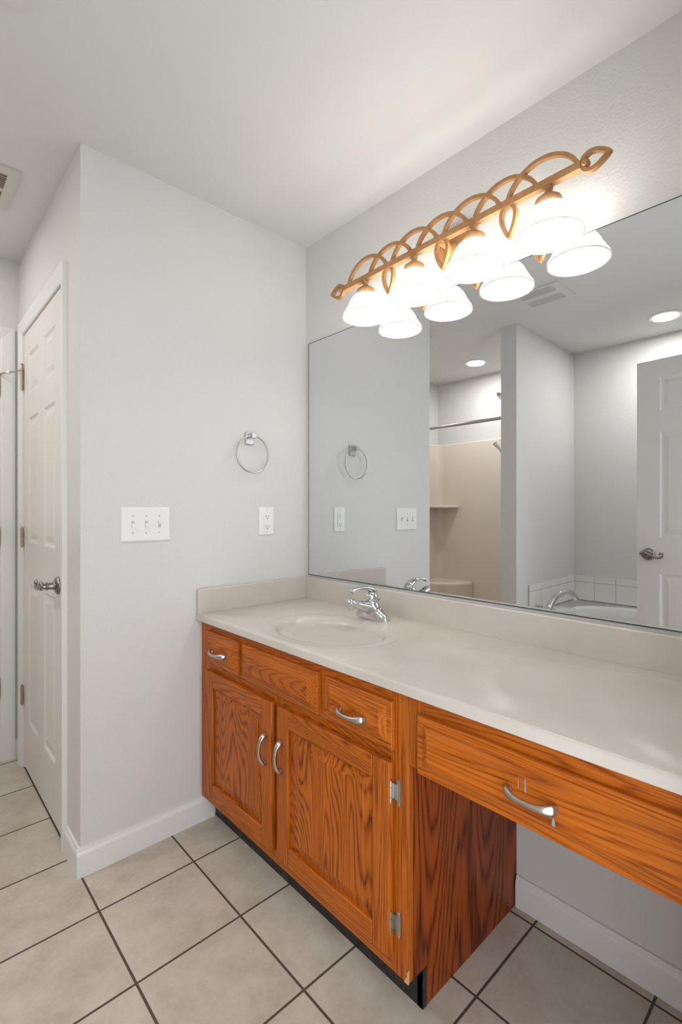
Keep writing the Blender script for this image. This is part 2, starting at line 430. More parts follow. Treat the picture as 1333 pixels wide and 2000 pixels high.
# ------------------------------------------------------------------ six-panel doors (local: width u from hinge side, height z, thickness t)
def panel_door(wd, ht, th, o, eu, en, stile=0.111, mull=0.10, rows=((0.23, 0.87), (1.06, 1.63), (1.74, 1.925)), flip=1):
    """o: lower corner on the front face; eu: along the width; en: out of the front face"""
    bm = B(); o = Vector(o); eu = Vector(eu); en = Vector(en); ez = Vector((0, 0, 1))
    pw = (wd-2*stile-mull)/2
    us = [0, stile, stile+pw, stile+pw+mull, stile+2*pw+mull, wd]
    zs = [0]+[z for r in rows for z in r]+[ht]
    def P(u, z, d): return bm.verts.new(o+eu*u+ez*z+en*d)
    for face, s in ((0.0, 1), (-th, -1)):
        for i in range(5):
            for j in range(len(zs)-1):
                u0, u1, z0, z1 = us[i], us[i+1], zs[j], zs[j+1]
                if i in (1, 3) and j % 2 == 1:
                    rings = []
                    for ins, dep in ((0, 0), (0.010, -0.006), (0.020, -0.0065), (0.042, -0.0015)):
                        rings.append([P(a, b, face+s*dep) for a, b in ((u0+ins, z0+ins), (u1-ins, z0+ins), (u1-ins, z1-ins), (u0+ins, z1-ins))])
                    for a, b in zip(rings, rings[1:]):
                        for k in range(4): bm.faces.new((a[k], a[(k+1) % 4], b[(k+1) % 4], b[k]))
                    bm.faces.new(rings[-1])
                else: bm.faces.new([P(a, b, face) for a, b in ((u0, z0), (u1, z0), (u1, z1), (u0, z1))])
    for (a, b) in (((0, 0), (wd, 0)), ((wd, 0), (wd, ht)), ((wd, ht), (0, ht)), ((0, ht), (0, 0))):
        bm.faces.new([P(a[0], a[1], 0), P(b[0], b[1], 0), P(b[0], b[1], -th), P(a[0], a[1], -th)])
    bmesh.ops.remove_doubles(bm, verts=bm.verts[:], dist=1e-5)
    return bm

def butt_hinge(c, pin_up=0.0):
    bm = B(); x, y, z = c
    for k in range(5):
        lathe(bm, [(0, 0), (0.0062, 0), (0.0062, 0.0168), (0, 0.0168)], (x, y, z-0.044+k*0.0176), n=14)
    lathe(bm, [(0, 0), (0.004, 0), (0.0045, 0.004), (0, 0.007)], (x, y, z+0.044), n=12)
    lathe(bm, [(0, 0), (0.004, -0.0), (0.0035, -0.004), (0, -0.005)], (x, y, z-0.044), n=12)
    return bm

def lever(parent, c, en, eu):
    """wavy scroll lever on a round rose; en out of the door, eu the way the lever points"""
    c = Vector(c); en = Vector(en).normalized(); eu = Vector(eu).normalized(); ez = Vector((0, 0, 1))
    bm = B()
    lathe(bm, [(0, 0), (0.033, 0), (0.033, 0.004), (0.030, 0.009), (0.024, 0.012), (0.016, 0.014), (0.0135, 0.020), (0.0125, 0.034), (0.015, 0.036), (0.015, 0.041), (0.011, 0.044), (0.010, 0.052), (0.014, 0.055), (0.014, 0.062), (0, 0.064)], c, en, n=28)
    pts = [c+en*0.058+eu*a+ez*b for a, b in ((-0.016, -0.002), (-0.019, 0.006), (-0.012, 0.013), (0.0, 0.011), (0.02, 0.004), (0.045, -0.008), (0.066, -0.012), (0.084, -0.006), (0.088, 0.006), (0.080, 0.013), (0.072, 0.009), (0.073, 0.002))]
    pts = catmull(pts, 5); rad = lerp_list([0.004, 0.005, 0.007, 0.009, 0.008, 0.0065, 0.0065, 0.006, 0.0055, 0.005, 0.0045, 0.004], len(pts))
    sweep(bm, pts, rad, n=12, up=en)
    h = obj('lever_handle', bm, DNICKEL, parent, smooth=True)
    h['label'] = 'aged nickel lever handle with a scroll end'
    return h

d1 = struct('door_1', panel_door(0.694, 2.033, 0.035, (-W-0.0005, 0.928, 0.012), (0, -1, 0), (-1, 0, 0), stile=0.10, mull=0.11), DOORM, 'white six-panel closet door beside the switch wall')
for z in (1.835, 1.092, 0.345): obj('hinge', butt_hinge((-W-0.0095, 0.934, z)), HINGE, d1, smooth=True)
lever(d1, (-W-0.0005, 0.286, 0.937), (-1, 0, 0), (0, 1, 0))
d2 = struct('door_2', panel_door(0.484, 2.033, 0.035, (-1.0515, 1.0745, 0.012), (-1, 0, 0), (0, -1, 0), stile=0.085, mull=0.07), DOORM, 'white six-panel door at the end of the corridor, edge showing')
for z in (1.820, 1.092, 0.358): obj('hinge', butt_hinge((-1.0445, 1.0675, z)), HINGE, d2, smooth=True)
# open entry door, seen in the mirror
A = Vector((-1.6185, -0.921, 0.0)); Bp = Vector((-1.552, -1.680, 0.0)); eu = (A-Bp).normalized()
en = Vector((-eu.y, eu.x, 0));  en = en if en.x > 0 else -en
d3 = struct('door_3', panel_door(0.762, 2.018, 0.035, Bp+Vector((0, 0, 0.012)), eu, en), DOORM, 'white six-panel entry door standing open, seen at the right of the mirror')
lever(d3, A-eu*0.058+Vector((0, 0, 0.980)), en, -eu)

# hinge pin stop bridging the two top hinges
ds = thing('door_stop', 'small metal hinge pin stop linking the two door hinges at upper left', 'door stop', (-W-0.0095, 0.934, 1.879))
bm = B(); sweep(bm, [(-W-0.0095, 0.934, 1.884), (-0.995, 0.992, 1.883), (-1.012, 1.020, 1.882)], 0.003, n=10)
lathe(bm, [(0, -0.004), (0.008, -0.004), (0.008, 0.004), (0.004, 0.006), (0.004, 0.022), (0.007, 0.024), (0.007, 0.027), (0, 0.027)], (-W-0.0095, 0.934, 1.886), n=14)
obj('arm', bm, HINGE, ds, smooth=True)
bm = B(); lathe(bm, [(0, 0), (0.008, 0), (0.010, 0.004), (0.010, 0.016), (0.008, 0.019), (0, 0.019)], (-1.006, 1.010, 1.8825), Vector((-0.53, 0.85, 0)), n=18)
obj('rubber_pad', bm, PLASTIC, ds, smooth=True)
bm = B(); sweep(bm, [(-1.018, 1.029, 1.882), (-1.032, 1.050, 1.880), (-1.0445, 1.0675, 1.877)], 0.003, n=10)
lathe(bm, [(0, -0.004), (0.0075, -0.004), (0.0075, 0.004), (0, 0.006)], (-1.0445, 1.0675, 1.876), n=14)
obj('arm', bm, HINGE, ds, smooth=True)

# ------------------------------------------------------------------ mirror
MY0, MY1, MZ0, MZ1 = -0.0284, -1.685, 0.924, 1.9875
mr = thing('mirror', 'large frameless wall mirror above the vanity backsplash', 'mirror', (-0.003, -0.85, MZ0))
bm = boxes((-0.0060, -0.0005, MY1, MY0, MZ0, MZ1))
bm.normal_update()
for f in bm.faces: f.material_index = 0 if f.normal.x < -0.5 or f.calc_center_median().x < -0.0059 else 1
obj('glass', bm, [MIRROR, MEDGE], mr)
obj('edge_channel', boxes((-0.0072, -0.0005, MY1, MY0, MZ0-0.003, MZ0), (-0.0068, -0.0005, MY0, MY0+0.0025, MZ0-0.003, MZ1+0.0015), (-0.0068, -0.0005, MY1, MY0, MZ1, MZ1+0.002)), MEDGE, mr)

# ------------------------------------------------------------------ vanity countertop with bowl
def rect_hit(cx, cy, t, x0, x1, y0, y1):
    dx, dy = math.cos(t), math.sin(t); k = 1e9
    if abs(dx) > 1e-9: k = min(k, ((x1 if dx > 0 else x0)-cx)/dx)
    if abs(dy) > 1e-9: k = min(k, ((y1 if dy > 0 else y0)-cy)/dy)
    return cx+dx*k, cy+dy*k
def bowl_slab(rect, z, zb, c, ab, rings, n=96, lip=0.008, sides=True):
    """slab top with an oval bowl; rings: (scale_x, scale_y, dz, dx) from the outer oval inwards"""
    x0, x1, y0, y1 = rect; cx, cy = c; bm = B()
    ts = set(2*PI*i/n for i in range(n))
    for X in (x0, x1):
        for Y in (y0, y1): ts.add(math.atan2(Y-cy, X-cx) % (2*PI))
    ts = sorted(ts); loops = []
    loops.append([bm.verts.new((*rect_hit(cx, cy, t, x0, x1, y0, y1), zb)) for t in ts])
    loops.append([bm.verts.new((*rect_hit(cx, cy, t, x0, x1, y0, y1), z-lip)) for t in ts])
    for k in (1, 2, 3):
        a = k/3*PI/2; i = lip*(1-math.cos(a)); dz = -lip+lip*math.sin(a)
        loops.append([bm.verts.new((*rect_hit(cx, cy, t, x0+i, x1-i, y0+i, y1-i), z+dz)) for t in ts])
    for sx, sy, dz, dx in rings:
        lp = []
        for t in ts:
            e = math.atan2(math.sin(t)*ab[0], math.cos(t)*ab[1])   # keep rays aligned
            lp.append(bm.verts.new((cx+dx+ab[0]*sx*math.cos(e), cy+ab[1]*sy*math.sin(e), z+dz)))
        loops.append(lp)
    m = len(ts)
    for a, b in zip(loops, loops[1:]):
        for i in range(m): bm.faces.new((a[i], a[(i+1) % m], b[(i+1) % m], b[i]))
    bm.faces.new(loops[-1])
    bm.faces.new(loops[0][::-1])
    return bm
ZC = 0.8185
ct = thing('vanity_countertop', 'long cream cultured marble countertop with built-in oval sink', 'countertop', (-0.28, -0.85, ZC-0.026))
rings = [(1.30, 1.27, 0, 0), (1.28, 1.253, -0.0007, 0), (1.25, 1.225, -0.0018, 0), (1.20, 1.17, -0.0021, 0), (1.10, 1.09, -0.0028, 0), (1.05, 1.045, -0.0048, 0), (1.01, 1.01, -0.0085, 0), (0.975, 0.975, -0.0145, 0), (0.94, 0.945, -0.024, 0), (0.90, 0.91, -0.038, 0), (0.85, 0.87, -0.058, 0), (0.79, 0.82, -0.080, 0.0), (0.71, 0.745, -0.103, 0.0), (0.54, 0.58, -0.124, 0.0), (0.32, 0.34, -0.136, 0.0), (0.14, 0.11, -0.139, 0.0)]
obj('worktop', bowl_slab((-0.5525, -0.001, -1.695, -0.001), ZC, ZC-0.026, (-0.328, -0.535), (0.158, 0.217), rings), MARBLE, ct, smooth=True, angle=50)
bm = boxes((-0.021, -0.001, -1.695, -0.0015, ZC-0.007, 0.9115)); obj('backsplash', bm, MARBLE, ct, bevel=0.004, seg=3)
bm = boxes((-0.549, -0.0175, -0.021, -0.001, ZC-0.007, 0.9112)); obj('side_splash', bm, MARBLE, ct, bevel=0.004, seg=3)
bm = B(); lathe(bm, [(0, 0.003), (0.017, 0.003), (0.021, 0.001), (0.022, -0.003), (0, -0.003)], (-0.328, -0.535, ZC-0.138), n=28); obj('drain', bm, CHROME, ct, smooth=True)
bm = B(); lathe(bm, [(0, 0.0), (0.009, 0.0), (0.009, -0.003), (0, -0.003)], (-0.481, -0.535, ZC-0.040), Vector((1, 0, 0.5)), n=20)
obj('overflow_hole', bm, CHROME, ct, smooth=True)

# ------------------------------------------------------------------ faucet
fx, fy = -0.112, -0.535; fz = ZC-0.0012
ft = thing('sink_faucet', 'chrome single-lever faucet on the vanity counter behind the oval sink', 'faucet', (fx, fy, fz))
bm = B(); lv = []
for ay, ax, z, dx in ((0.080, 0.0270, 0, 0), (0.081, 0.0280, 0.004, 0), (0.0795, 0.0275, 0.011, 0), (0.072, 0.027, 0.020, 0), (0.058, 0.0265, 0.029, 0), (0.045, 0.027, 0.037, -0.001), (0.036, 0.028, 0.046, -0.003), (0.031, 0.028, 0.055, -0.004), (0.028, 0.027, 0.062, -0.005), (0.024, 0.024, 0.067, -0.005), (0.012, 0.012, 0.069, -0.005)):
    lv.append([bm.verts.new((fx+dx+ax*math.cos(t)*(abs(math.cos(t))**-0.15 if abs(math.cos(t)) > 0.02 else 1), fy+ay*math.sin(t), fz+z)) for t in [2*PI*i/40 for i in range(40)]])
for a, b in zip(lv, lv[1:]):
    for i in range(40): bm.faces.new((a[i], a[(i+1) % 40], b[(i+1) % 40], b[i]))
bm.faces.new(lv[0][::-1]); bm.faces.new(lv[-1])
obj('body', bm, CHROME, ft, smooth=True, angle=60)
sp = catmull([(fx+0.014, fy, fz+0.032), (fx-0.018, fy, fz+0.042), (fx-0.052, fy, fz+0.053), (fx-0.088, fy, fz+0.065), (fx-0.112, fy, fz+0.0725), (fx-0.123, fy, fz+0.0758), (fx-0.1285, fy, fz+0.0772)], 6)
rad = lerp_list([(0.027, 0.026), (0.027, 0.023), (0.0235, 0.0195), (0.0205, 0.0165), (0.0205, 0.017), (0.0185, 0.0150), (0.0110, 0.0085)], len(sp))
bm = B(); sweep(bm, sp, rad, n=24); obj('spout', bm, CHROME, ft, smooth=True, angle=60)
bm = B(); lathe(bm, [(0, 0), (0.0115, 0), (0.0125, 0.003), (0.0125, 0.014), (0.011, 0.018), (0, 0.018)], (fx-0.110, fy, fz+0.0480), Vector((-0.22, 0, 1)), n=24); obj('aerator', bm, CHROME, ft, smooth=True)
hb = B(); lathe(hb, [(0, 0.0), (0.0225, 0.0), (0.0255, 0.006), (0.0260, 0.014), (0.0240, 0.024), (0.0185, 0.033), (0.010, 0.038), (0, 0.039)], (fx-0.004, fy, fz+0.066), Vector((-0.10, 0, 1)), n=28)
lvp = catmull([(fx+0.016, fy, fz+0.088), (fx+0.004, fy, fz+0.103), (fx-0.018, fy, fz+0.114), (fx-0.046, fy, fz+0.120), (fx-0.076, fy, fz+0.121), (fx-0.096, fy, fz+0.119), (fx-0.107, fy, fz+0.113), (fx-0.104, fy, fz+0.107)], 6)
sweep(hb, lvp, lerp_list([(0.010, 0.005), (0.019, 0.009), (0.018, 0.010), (0.0135, 0.0075), (0.0105, 0.0055), (0.012, 0.0055), (0.013, 0.006), (0.010, 0.005)], len(lvp)), n=16)
obj('lever', hb, CHROME, ft, smooth=True, angle=60)
bm = B(); sweep(bm, [(fx+0.031, fy, fz-0.001), (fx+0.034, fy, fz+0.066)], 0.0028, n=10); lathe(bm, [(0, 0), (0.004, 0), (0.0065, 0.006), (0.006, 0.011), (0, 0.013)], (fx+0.035, fy, fz+0.064), n=16)
obj('lift_rod', bm, CHROME, ft, smooth=True)

# ------------------------------------------------------------------ cabinet fittings (shared meshes)
def pull_mesh():
    bm = B(); P = catmull([(-0.048, 0, 0.004), (-0.041, 0, 0.014), (-0.027, 0, 0.023), (0, 0, 0.0275), (0.027, 0, 0.023), (0.041, 0, 0.014), (0.048, 0, 0.004)], 7)
    R = lerp_list([(0.0085, 0.005), (0.0108, 0.0068), (0.0090, 0.006), (0.0058, 0.005), (0.0048, 0.0044), (0.0058, 0.005), (0.0090, 0.006), (0.0108, 0.0068), (0.0085, 0.005)], len(P))
    sweep(bm, P, R, n=16)
    for s in (-1, 1):
        lathe(bm, [(0, 0), (0.0072, 0), (0.0085, 0.004), (0.0075, 0.009), (0.0045, 0.013), (0, 0.014)], (s*0.044, 0, 0), n=18)
        sweep(bm, [(s*0.036, 0, 0.0205), (s*0.043, 0, 0.0155), (s*0.050, 0, 0.0065)], [(0.003, 0.002), (0.0045, 0.0025), (0.0025, 0.002)], n=10)
    return mesh_of('pull', bm, NICKEL, angle=70)
PULL = pull_mesh()
EXm, EYp, EZp = Vector((-1, 0, 0)), Vector((0, 1, 0)), Vector((0, 0, 1))
def pull(parent, x, y, z, vertical=False):
    m = frame_of((x, y, z), EZp, -EYp if False else EXm.cross(EZp), EXm) if vertical else frame_of((x, y, z), -EYp, EXm.cross(-EYp), EXm)
    o = put(PULL, 'handle', parent, m); o['label'] = 'curved satin nickel pull'; return o
def cab_hinge_mesh():
    # local: x to the frame side, y up (length), z out
    bm = B(); leaf = []
    for yy, xx in ((-0.034, 0.006), (-0.030, 0.011), (-0.020, 0.0125), (0.020, 0.0125), (0.030, 0.011), (0.034, 0.006), (0.030, 0.002), (0.022, 0.0), (-0.022, 0.0), (-0.030, 0.002)): leaf.append((xx, yy))
    prism(bm, leaf, 'Z', 0, 0.002)
    for yy in (-0.028, 0.028): lathe(bm, [(0, 0), (0.003, 0), (0.0025, 0.0012), (0, 0.0016)], (0.0065, yy, 0.002), n=10)
    box(bm, -0.010, 0.002, -0.019, 0.019, 0.001, 0.0035)
    for a, b in ((-0.026, -0.012), (-0.011, 0.011), (0.012, 0.026)): lathe(bm, [(0, a), (0.0042, a), (0.0042, b), (0, b)], (-0.0115, 0, 0.011), Vector((0, 1, 0)), n=14)
    lathe(bm, [(0, 0), (0.004, 0), (0.0045, 0.003), (0, 0.006)], (-0.0115, 0.026, 0.011), Vector((0, 1, 0)), n=12)
    box(bm, -0.0125, -0.0095, -0.019, 0.019, 0.002, 0.011)
    return mesh_of('cabinet_hinge', bm, NICKEL)
CHINGE = cab_hinge_mesh()

XF = -0.5263      # face frame front
# ------------------------------------------------------------------ sink base cabinet
cb = thing('sink_cabinet', 'oak sink base cabinet with two doors and three drawer fronts', 'cabinet', (-0.26, -0.52, 0))
CY1 = -1.0445
bm = B()
for (y0, y1) in ((-0.002, -0.075), (-0.495, -0.548), (-0.990, CY1)): box(bm, XF, XF+0.019, y1, y0, 0.098, 0.792, 0)
for (y0, y1) in ((-0.287, -0.326), (-0.718, -0.762)): box(bm, XF, XF+0.019, y1, y0, 0.640, 0.755, 0)
for (z0, z1) in ((0.098, 0.152), (0.598, 0.646), (0.752, 0.792)): box(bm, XF+0.0002, XF+0.0188, -0.992, -0.073, z0, z1, 1)
obj('face_frame', bm, [OAKZ, OAKY], cb, bevel=0.0012, seg=1)
bm = B(); prism(bm, [(XF+0.019, 0.098), (-0.4715, 0.098), (-0.4715, 0.001), (-0.001, 0.001), (-0.001, 0.792), (XF+0.019, 0.792)], 'Y', CY1, CY1+0.016)
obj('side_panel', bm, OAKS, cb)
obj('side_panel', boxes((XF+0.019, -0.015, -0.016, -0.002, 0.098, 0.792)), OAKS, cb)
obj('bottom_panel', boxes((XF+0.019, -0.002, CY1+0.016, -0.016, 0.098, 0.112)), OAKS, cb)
tk = obj('toe_kick', boxes((-0.4715, -0.455, CY1-0.0008, -0.016, 0.001, 0.0975)), BLACK, cb)
tk['label'] = 'black recessed toe kick board'
# worn corner
bm = B(); prism(bm, [(CY1-0.0006, 0.0975), (CY1+0.012, 0.0975), (CY1+0.009, 0.106), (CY1+0.004, 0.113), (CY1+0.003, 0.124), (CY1-0.0006, 0.131)], 'X', XF-0.0007, XF+0.003)
q = obj('worn_corner', bm, WORN, cb); q['label'] = 'bare worn wood at the bottom corner'

def front(name, parent, y0, y1, z0, z1, x=XF, th=0.023, lip=0.015, slope=0.017):
    """raised drawer front, grain level; faces -x"""
    bm = B(); xb = x-0.0005; prof = ((0, 0), (0, -(th-0.0125)), (0.0018, -(th-0.0108)), (lip, -(th-0.0103)), (lip+slope, -th+0.0012), (lip+slope+0.0008, -th))
    rings = []
    for ins, d in prof:
        rings.append([bm.verts.new((xb+d, a, b)) for a, b in ((y0-ins, z0+ins), (y1+ins, z0+ins), (y1+ins, z1-ins), (y0-ins, z1-ins))])
    for a, b in zip(rings, rings[1:]):
        for k in range(4): bm.faces.new((a[k], a[(k+1) % 4], b[(k+1) % 4], b[k]))
    bm.faces.new(rings[-1]); bm.faces.new(rings[0][::-1])
    return obj(name, bm, OAKY, parent)
f1 = front('drawer', cb, -0.066, -0.294, 0.641, 0.760)
pull(f1, XF-0.0234, -0.181, 0.697)
f2 = front('false_drawer_front', cb, -0.321, -0.725, 0.641, 0.760)
f3 = front('drawer', cb, -0.755, -1.003, 0.641, 0.758)
pull(f3, XF-0.0234, -0.878, 0.694)

def cab_door(parent, y0, y1, z0, z1, hinge_side=None):
    st, th = 0.056, 0.019; x1 = XF-0.0006; x0 = x1-th
    bm = B()
    def stick(poly_yz, mi):
        n = len(poly_yz)
        vb = [bm.verts.new((x1, a, b)) for a, b in poly_yz]; vf = [bm.verts.new((x0, a, b)) for a, b in poly_yz]
        bm.faces.new(vb).material_index = mi; bm.faces.new(vf[::-1]).material_index = mi
        for i in range(n): bm.faces.new((vb[i], vf[i], vf[(i+1) % n], vb[(i+1) % n])).material_index = mi
    ya, yb = y0-st, y1+st
    stick([(y0, z0), (ya, z0), (ya, z1), (y0, z1)], 0); stick([(yb, z0), (y1, z0), (y1, z1), (yb, z1)], 0)
    stick([(ya-0.0003, z0+0.0002), (yb+0.0003, z0+0.0002), (yb+0.0003, z0+st), (ya-0.0003, z0+st)], 1)
    stick([(ya-0.0003, z1-st), (yb+0.0003, z1-st), (yb+0.0003, z1-0.0002), (ya-0.0003, z1-0.0002)], 1)
    d = obj('door', bm, [OAKZ, OAKY], parent, bevel=0.0035, seg=2)
    # raised panel with a gently arched upper shoulder
    bm = B(); a0, a1, b0, b1 = ya+0.002, yb-0.002, z0+st-0.002, z1-st+0.002
    xb, rings, M = x1-0.003, [], 24
    for ins, d_, arch in ((0, 0, 0), (0, -0.006, 0), (0.007, -0.0065, 0), (0.034, -0.0125, 0.010), (0.0355, -0.0145, 0.010)):
        ring = [bm.verts.new((xb+d_, a, b)) for a, b in ((a0-ins, b0+ins), (a1+ins, b0+ins))]
        for i in range(M+1):
            t = i/M; yy = (a1+ins)+((a0-ins)-(a1+ins))*t
            ring.append(bm.verts.new((xb+d_, yy, b1-ins-arch*(1-math.sin(PI*t))*0.0)))
        rings.append(ring)
    m = len(rings[0])
    for a, b in zip(rings, rings[1:]):
        for k in range(m): bm.faces.new((a[k], a[(k+1) % m], b[(k+1) % m], b[k]))
    bm.faces.new(rings[-1]); bm.faces.new(rings[0][::-1])
    obj('raised_panel', bm, OAKP, d)
    return d
dl = cab_door(cb, -0.066, -0.507, 0.140, 0.612)
pull(dl, XF-0.0198, -0.478, 0.459, True)
dr = cab_door(cb, -0.537, -1.000, 0.140, 0.612)
pull(dr, XF-0.0198, -0.565, 0.466, True)
for z in (0.540, 0.223):
    h = put(CHINGE, 'hinge', dr, frame_of((XF-0.0006, -1.0105, z), (0, -1, 0), (0, 0, 1), (-1, 0, 0))); h['label'] = 'nickel semi-concealed door hinge'

# ------------------------------------------------------------------ knee drawer unit
kd = thing('knee_drawer_unit', 'oak apron with one wide drawer over the open knee space', 'cabinet', (-0.27, -1.37, 0.617))
bm = B(); box(bm, XF, XF+0.019, -1.695, -1.090, 0.738, 0.792, 1); box(bm, XF, XF+0.019, -1.0895, CY1-0.0005, 0.618, 0.792, 0); box(bm, XF, XF+0.019, -1.695, -1.650, 0.618, 0.738, 0)
box(bm, XF, XF+0.019, -1.650, -1.0895, 0.618, 0.640, 1)
obj('face_frame', bm, [OAKZ, OAKY], kd, bevel=0.0012, seg=1)
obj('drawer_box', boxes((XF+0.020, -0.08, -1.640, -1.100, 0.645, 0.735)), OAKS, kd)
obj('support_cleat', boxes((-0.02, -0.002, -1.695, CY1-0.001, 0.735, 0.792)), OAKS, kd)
fd = front('drawer', kd, -1.080, -1.662, 0.617, 0.752, lip=0.017, slope=0.017)
pull(fd, XF-0.0234, -1.357, 0.6855)
for (y, z, w_, h_) in ((-1.331, 0.703, 0.0008, 0.011), (-1.345, 0.704, 0.0016, 0.014), (-1.398, 0.660, 0.0030, 0.008)):
    bm = B(); prism(bm, [(y-w_, z-h_), (y+w_, z-h_*0.9), (y+w_*0.9, z+h_*0.3), (y+w_*0.2, z+h_), (y-w_*0.7, z+h_*0.4)], 'X', XF-0.0239, XF-0.0225)
    q = obj('scuff_mark', bm, SCUFF, fd); q['label'] = 'grey paint scuff beside the pull'

# ------------------------------------------------------------------ wall plates
sw = thing('switch_plate', 'white three-gang toggle switch plate on the wall left of the towel ring', 'light switch', (-0.7445, -0.001, 1.1685))
def plate(x0, x1, z0, z1):
    bm = B(); rings = []
    for ins, d in ((0, -0.0005), (0, -0.003), (0.0045, -0.0065), (0.006, -0.0068)):
        rings.append([bm.verts.new((a, d, b)) for a, b in ((x0+ins, z0+ins), (x1-ins, z0+ins), (x1-ins, z1-ins), (x0+ins, z1-ins))])
    for a, b in zip(rings, rings[1:]):
        for k in range(4): bm.faces.new((a[k], a[(k+1) % 4], b[(k+1) % 4], b[k]))
    bm.faces.new(rings[-1]); bm.faces.new(rings[0][::-1])
    return bm
obj('plate', plate(-0.8325, -0.6565, 1.106, 1.231), PLASTIC, sw)
SCREWM = mat('painted_screw', (0.55, 0.54, 0.52), 0.4)
for x, up in ((-0.7925, 0), (-0.7450, 0), (-0.6975, 1)):
    q = obj('toggle_slot', boxes((x-0.0052, x+0.0052, -0.0072, -0.0060, 1.1685-0.0122, 1.1685+0.0122)), SCREWM, sw)
    s = 1 if up else -1
    bm = B(); prism(bm, [(-0.0065, 1.1685-s*0.004), (-0.0065, 1.1685+s*0.009), (-0.0175, 1.1685+s*0.0125), (-0.0185, 1.1685+s*0.006)], 'X', x-0.0042, x+0.0042)
    obj('toggle', bm, PLASTIC, sw)
    for zz in (1.138, 1.199):
        bm = B(); lathe(bm, [(0, 0), (0.0032, 0), (0.0028, 0.0012), (0, 0.0016)], (x, -0.0066, zz), Vector((0, -1, 0)), n=14); obj('screw', bm, SCREWM, sw)
ot = thing('wall_outlet', 'white duplex GFCI outlet below the towel ring', 'outlet', (-0.2215, -0.001, 1.1725))
obj('plate', plate(-0.2585, -0.1845, 1.1120, 1.2335), PLASTIC, ot)
rc = obj('receptacle', boxes((-0.2385, -0.2045, -0.0090, -0.0062, 1.1390, 1.2060)), PLASTIC, ot, bevel=0.001, seg=1)
obj('gap', boxes((-0.2392, -0.2038, -0.0072, -0.0060, 1.1383, 1.2067)), SCREWM, ot)
for zc in (1.1905, 1.1475):
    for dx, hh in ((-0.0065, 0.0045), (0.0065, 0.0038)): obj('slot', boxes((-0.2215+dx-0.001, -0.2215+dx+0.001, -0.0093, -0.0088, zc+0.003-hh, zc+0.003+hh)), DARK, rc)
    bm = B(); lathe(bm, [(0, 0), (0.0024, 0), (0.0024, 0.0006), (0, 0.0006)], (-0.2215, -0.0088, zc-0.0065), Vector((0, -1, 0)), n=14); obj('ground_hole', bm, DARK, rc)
for zz in (1.1695, 1.1755): obj('button', boxes((-0.2275, -0.2155, -0.0098, -0.0088, zz-0.0022, zz+0.0022)), PLASTIC, rc)
for zz in (1.124, 1.2215):
    bm = B(); lathe(bm, [(0, 0), (0.0028, 0), (0.0025, 0.0012), (0, 0.0016)], (-0.2215, -0.0066, zz), Vector((0, -1, 0)), n=14); obj('screw', bm, SCREWM, ot)

# ------------------------------------------------------------------ towel ring
tr = thing('towel_ring', 'satin nickel towel ring on the wall above the outlet', 'towel ring', (-0.311, -0.001, 1.524))
bm = boxes((-0.3305, -0.2905, -0.010, -0.0005, 1.497, 1.549)); obj('mount_plate', bm, NICKEL, tr, bevel=0.003)
bm = boxes((-0.3215, -0.3005, -0.045, -0.009, 1.521, 1.543)); obj('post', bm, NICKEL, tr, bevel=0.002)
bm = B(); sweep(bm, [(-0.311+0.077*math.cos(2*PI*i/72), -0.033, 1.4545+0.077*math.sin(2*PI*i/72)) for i in range(72)], 0.0034, n=12, up=(0, 1, 0), loop=True); obj('ring', bm, NICKEL, tr, smooth=True)

# ------------------------------------------------------------------ vanity light
LX = -0.105; LY0, LY1 = -0.372, -1.278; LYM = (LY0+LY1)/2; LZ = 2.106
vl = thing('vanity_light', 'gold four-light vanity bar with arches and lit glass bell shades', 'wall light', (0, LYM, LZ))
obj('bar', boxes((LX-0.010, LX+0.010, LY1, LY0, LZ-0.0105, LZ+0.0105)), GOLD, vl, bevel=0.0012)
SY = [-0.492, -0.7245, -0.957, -1.1895]
for k in range(7):
    ya = -0.402-0.1115*k; c = ya-0.100; off = 0.0015 if k % 2 else -0.0015
    pts = [(LX+off, c+0.098*math.cos(t), LZ+0.004+0.069*abs(math.sin(t))**1.3) for t in [PI*i/32 for i in range(33)]]
    bm = B(); sweep(bm, pts, [(0.0056, 0.0072)]*33, rect=True, up=(1, 0, 0)); obj('arch', bm, GOLD, vl, bevel=0.001, seg=1)
def leaf(c, along, across, ln, wd, blunt=True):
    """pointed oval loop: c = blunt end"""
    c = Vector(c); al = Vector(along); ac = Vector(across); P = []
    side = [(0.0, 0.0), (0.04, 0.55), (0.16, 0.88), (0.34, 1.0), (0.55, 0.86), (0.78, 0.48), (1.0, 0.0)]
    L_ = catmull([(a, b, 0) for a, b in side], 4)
    for p in L_[:-1]: P.append(c+al*p.x*ln+ac*p.y*wd/2)
    P.append(c+al*ln)
    for p in L_[::-1][1:-1]: P.append(c+al*p.x*ln-ac*p.y*wd/2)
    return P
for k in range(3):
    y = (SY[k]+SY[k+1])/2
    P = leaf((LX, y, LZ-0.006), (0, 0, -1), (0, 1, 0), 0.094, 0.044)
    bm = B(); sweep(bm, P, [(0.0050, 0.0072)]*len(P), rect=True, up=(1, 0, 0), loop=True); obj('leaf_drop', bm, GOLD, vl)
for y, s in ((LY0, 1), (LY1, -1)):
    P = leaf((LX, y+s*0.002, LZ), (0, s, 0), (0, 0, 1), 0.066, 0.046)
    bm = B(); sweep(bm, P, [(0.0050, 0.0072)]*len(P), rect=True, up=(1, 0, 0), loop=True); f = obj('finial', bm, GOLD, vl)
    bm = B(); lathe(bm, [(0, -0.012), (0.006, -0.012), (0.0095, -0.008), (0.0105, 0), (0.0095, 0.008), (0.006, 0.012), (0, 0.0125)], (LX, y+s*0.010, LZ), Vector((1, 0, 0)), n=22); obj('knob', bm, GOLD, f, smooth=True)
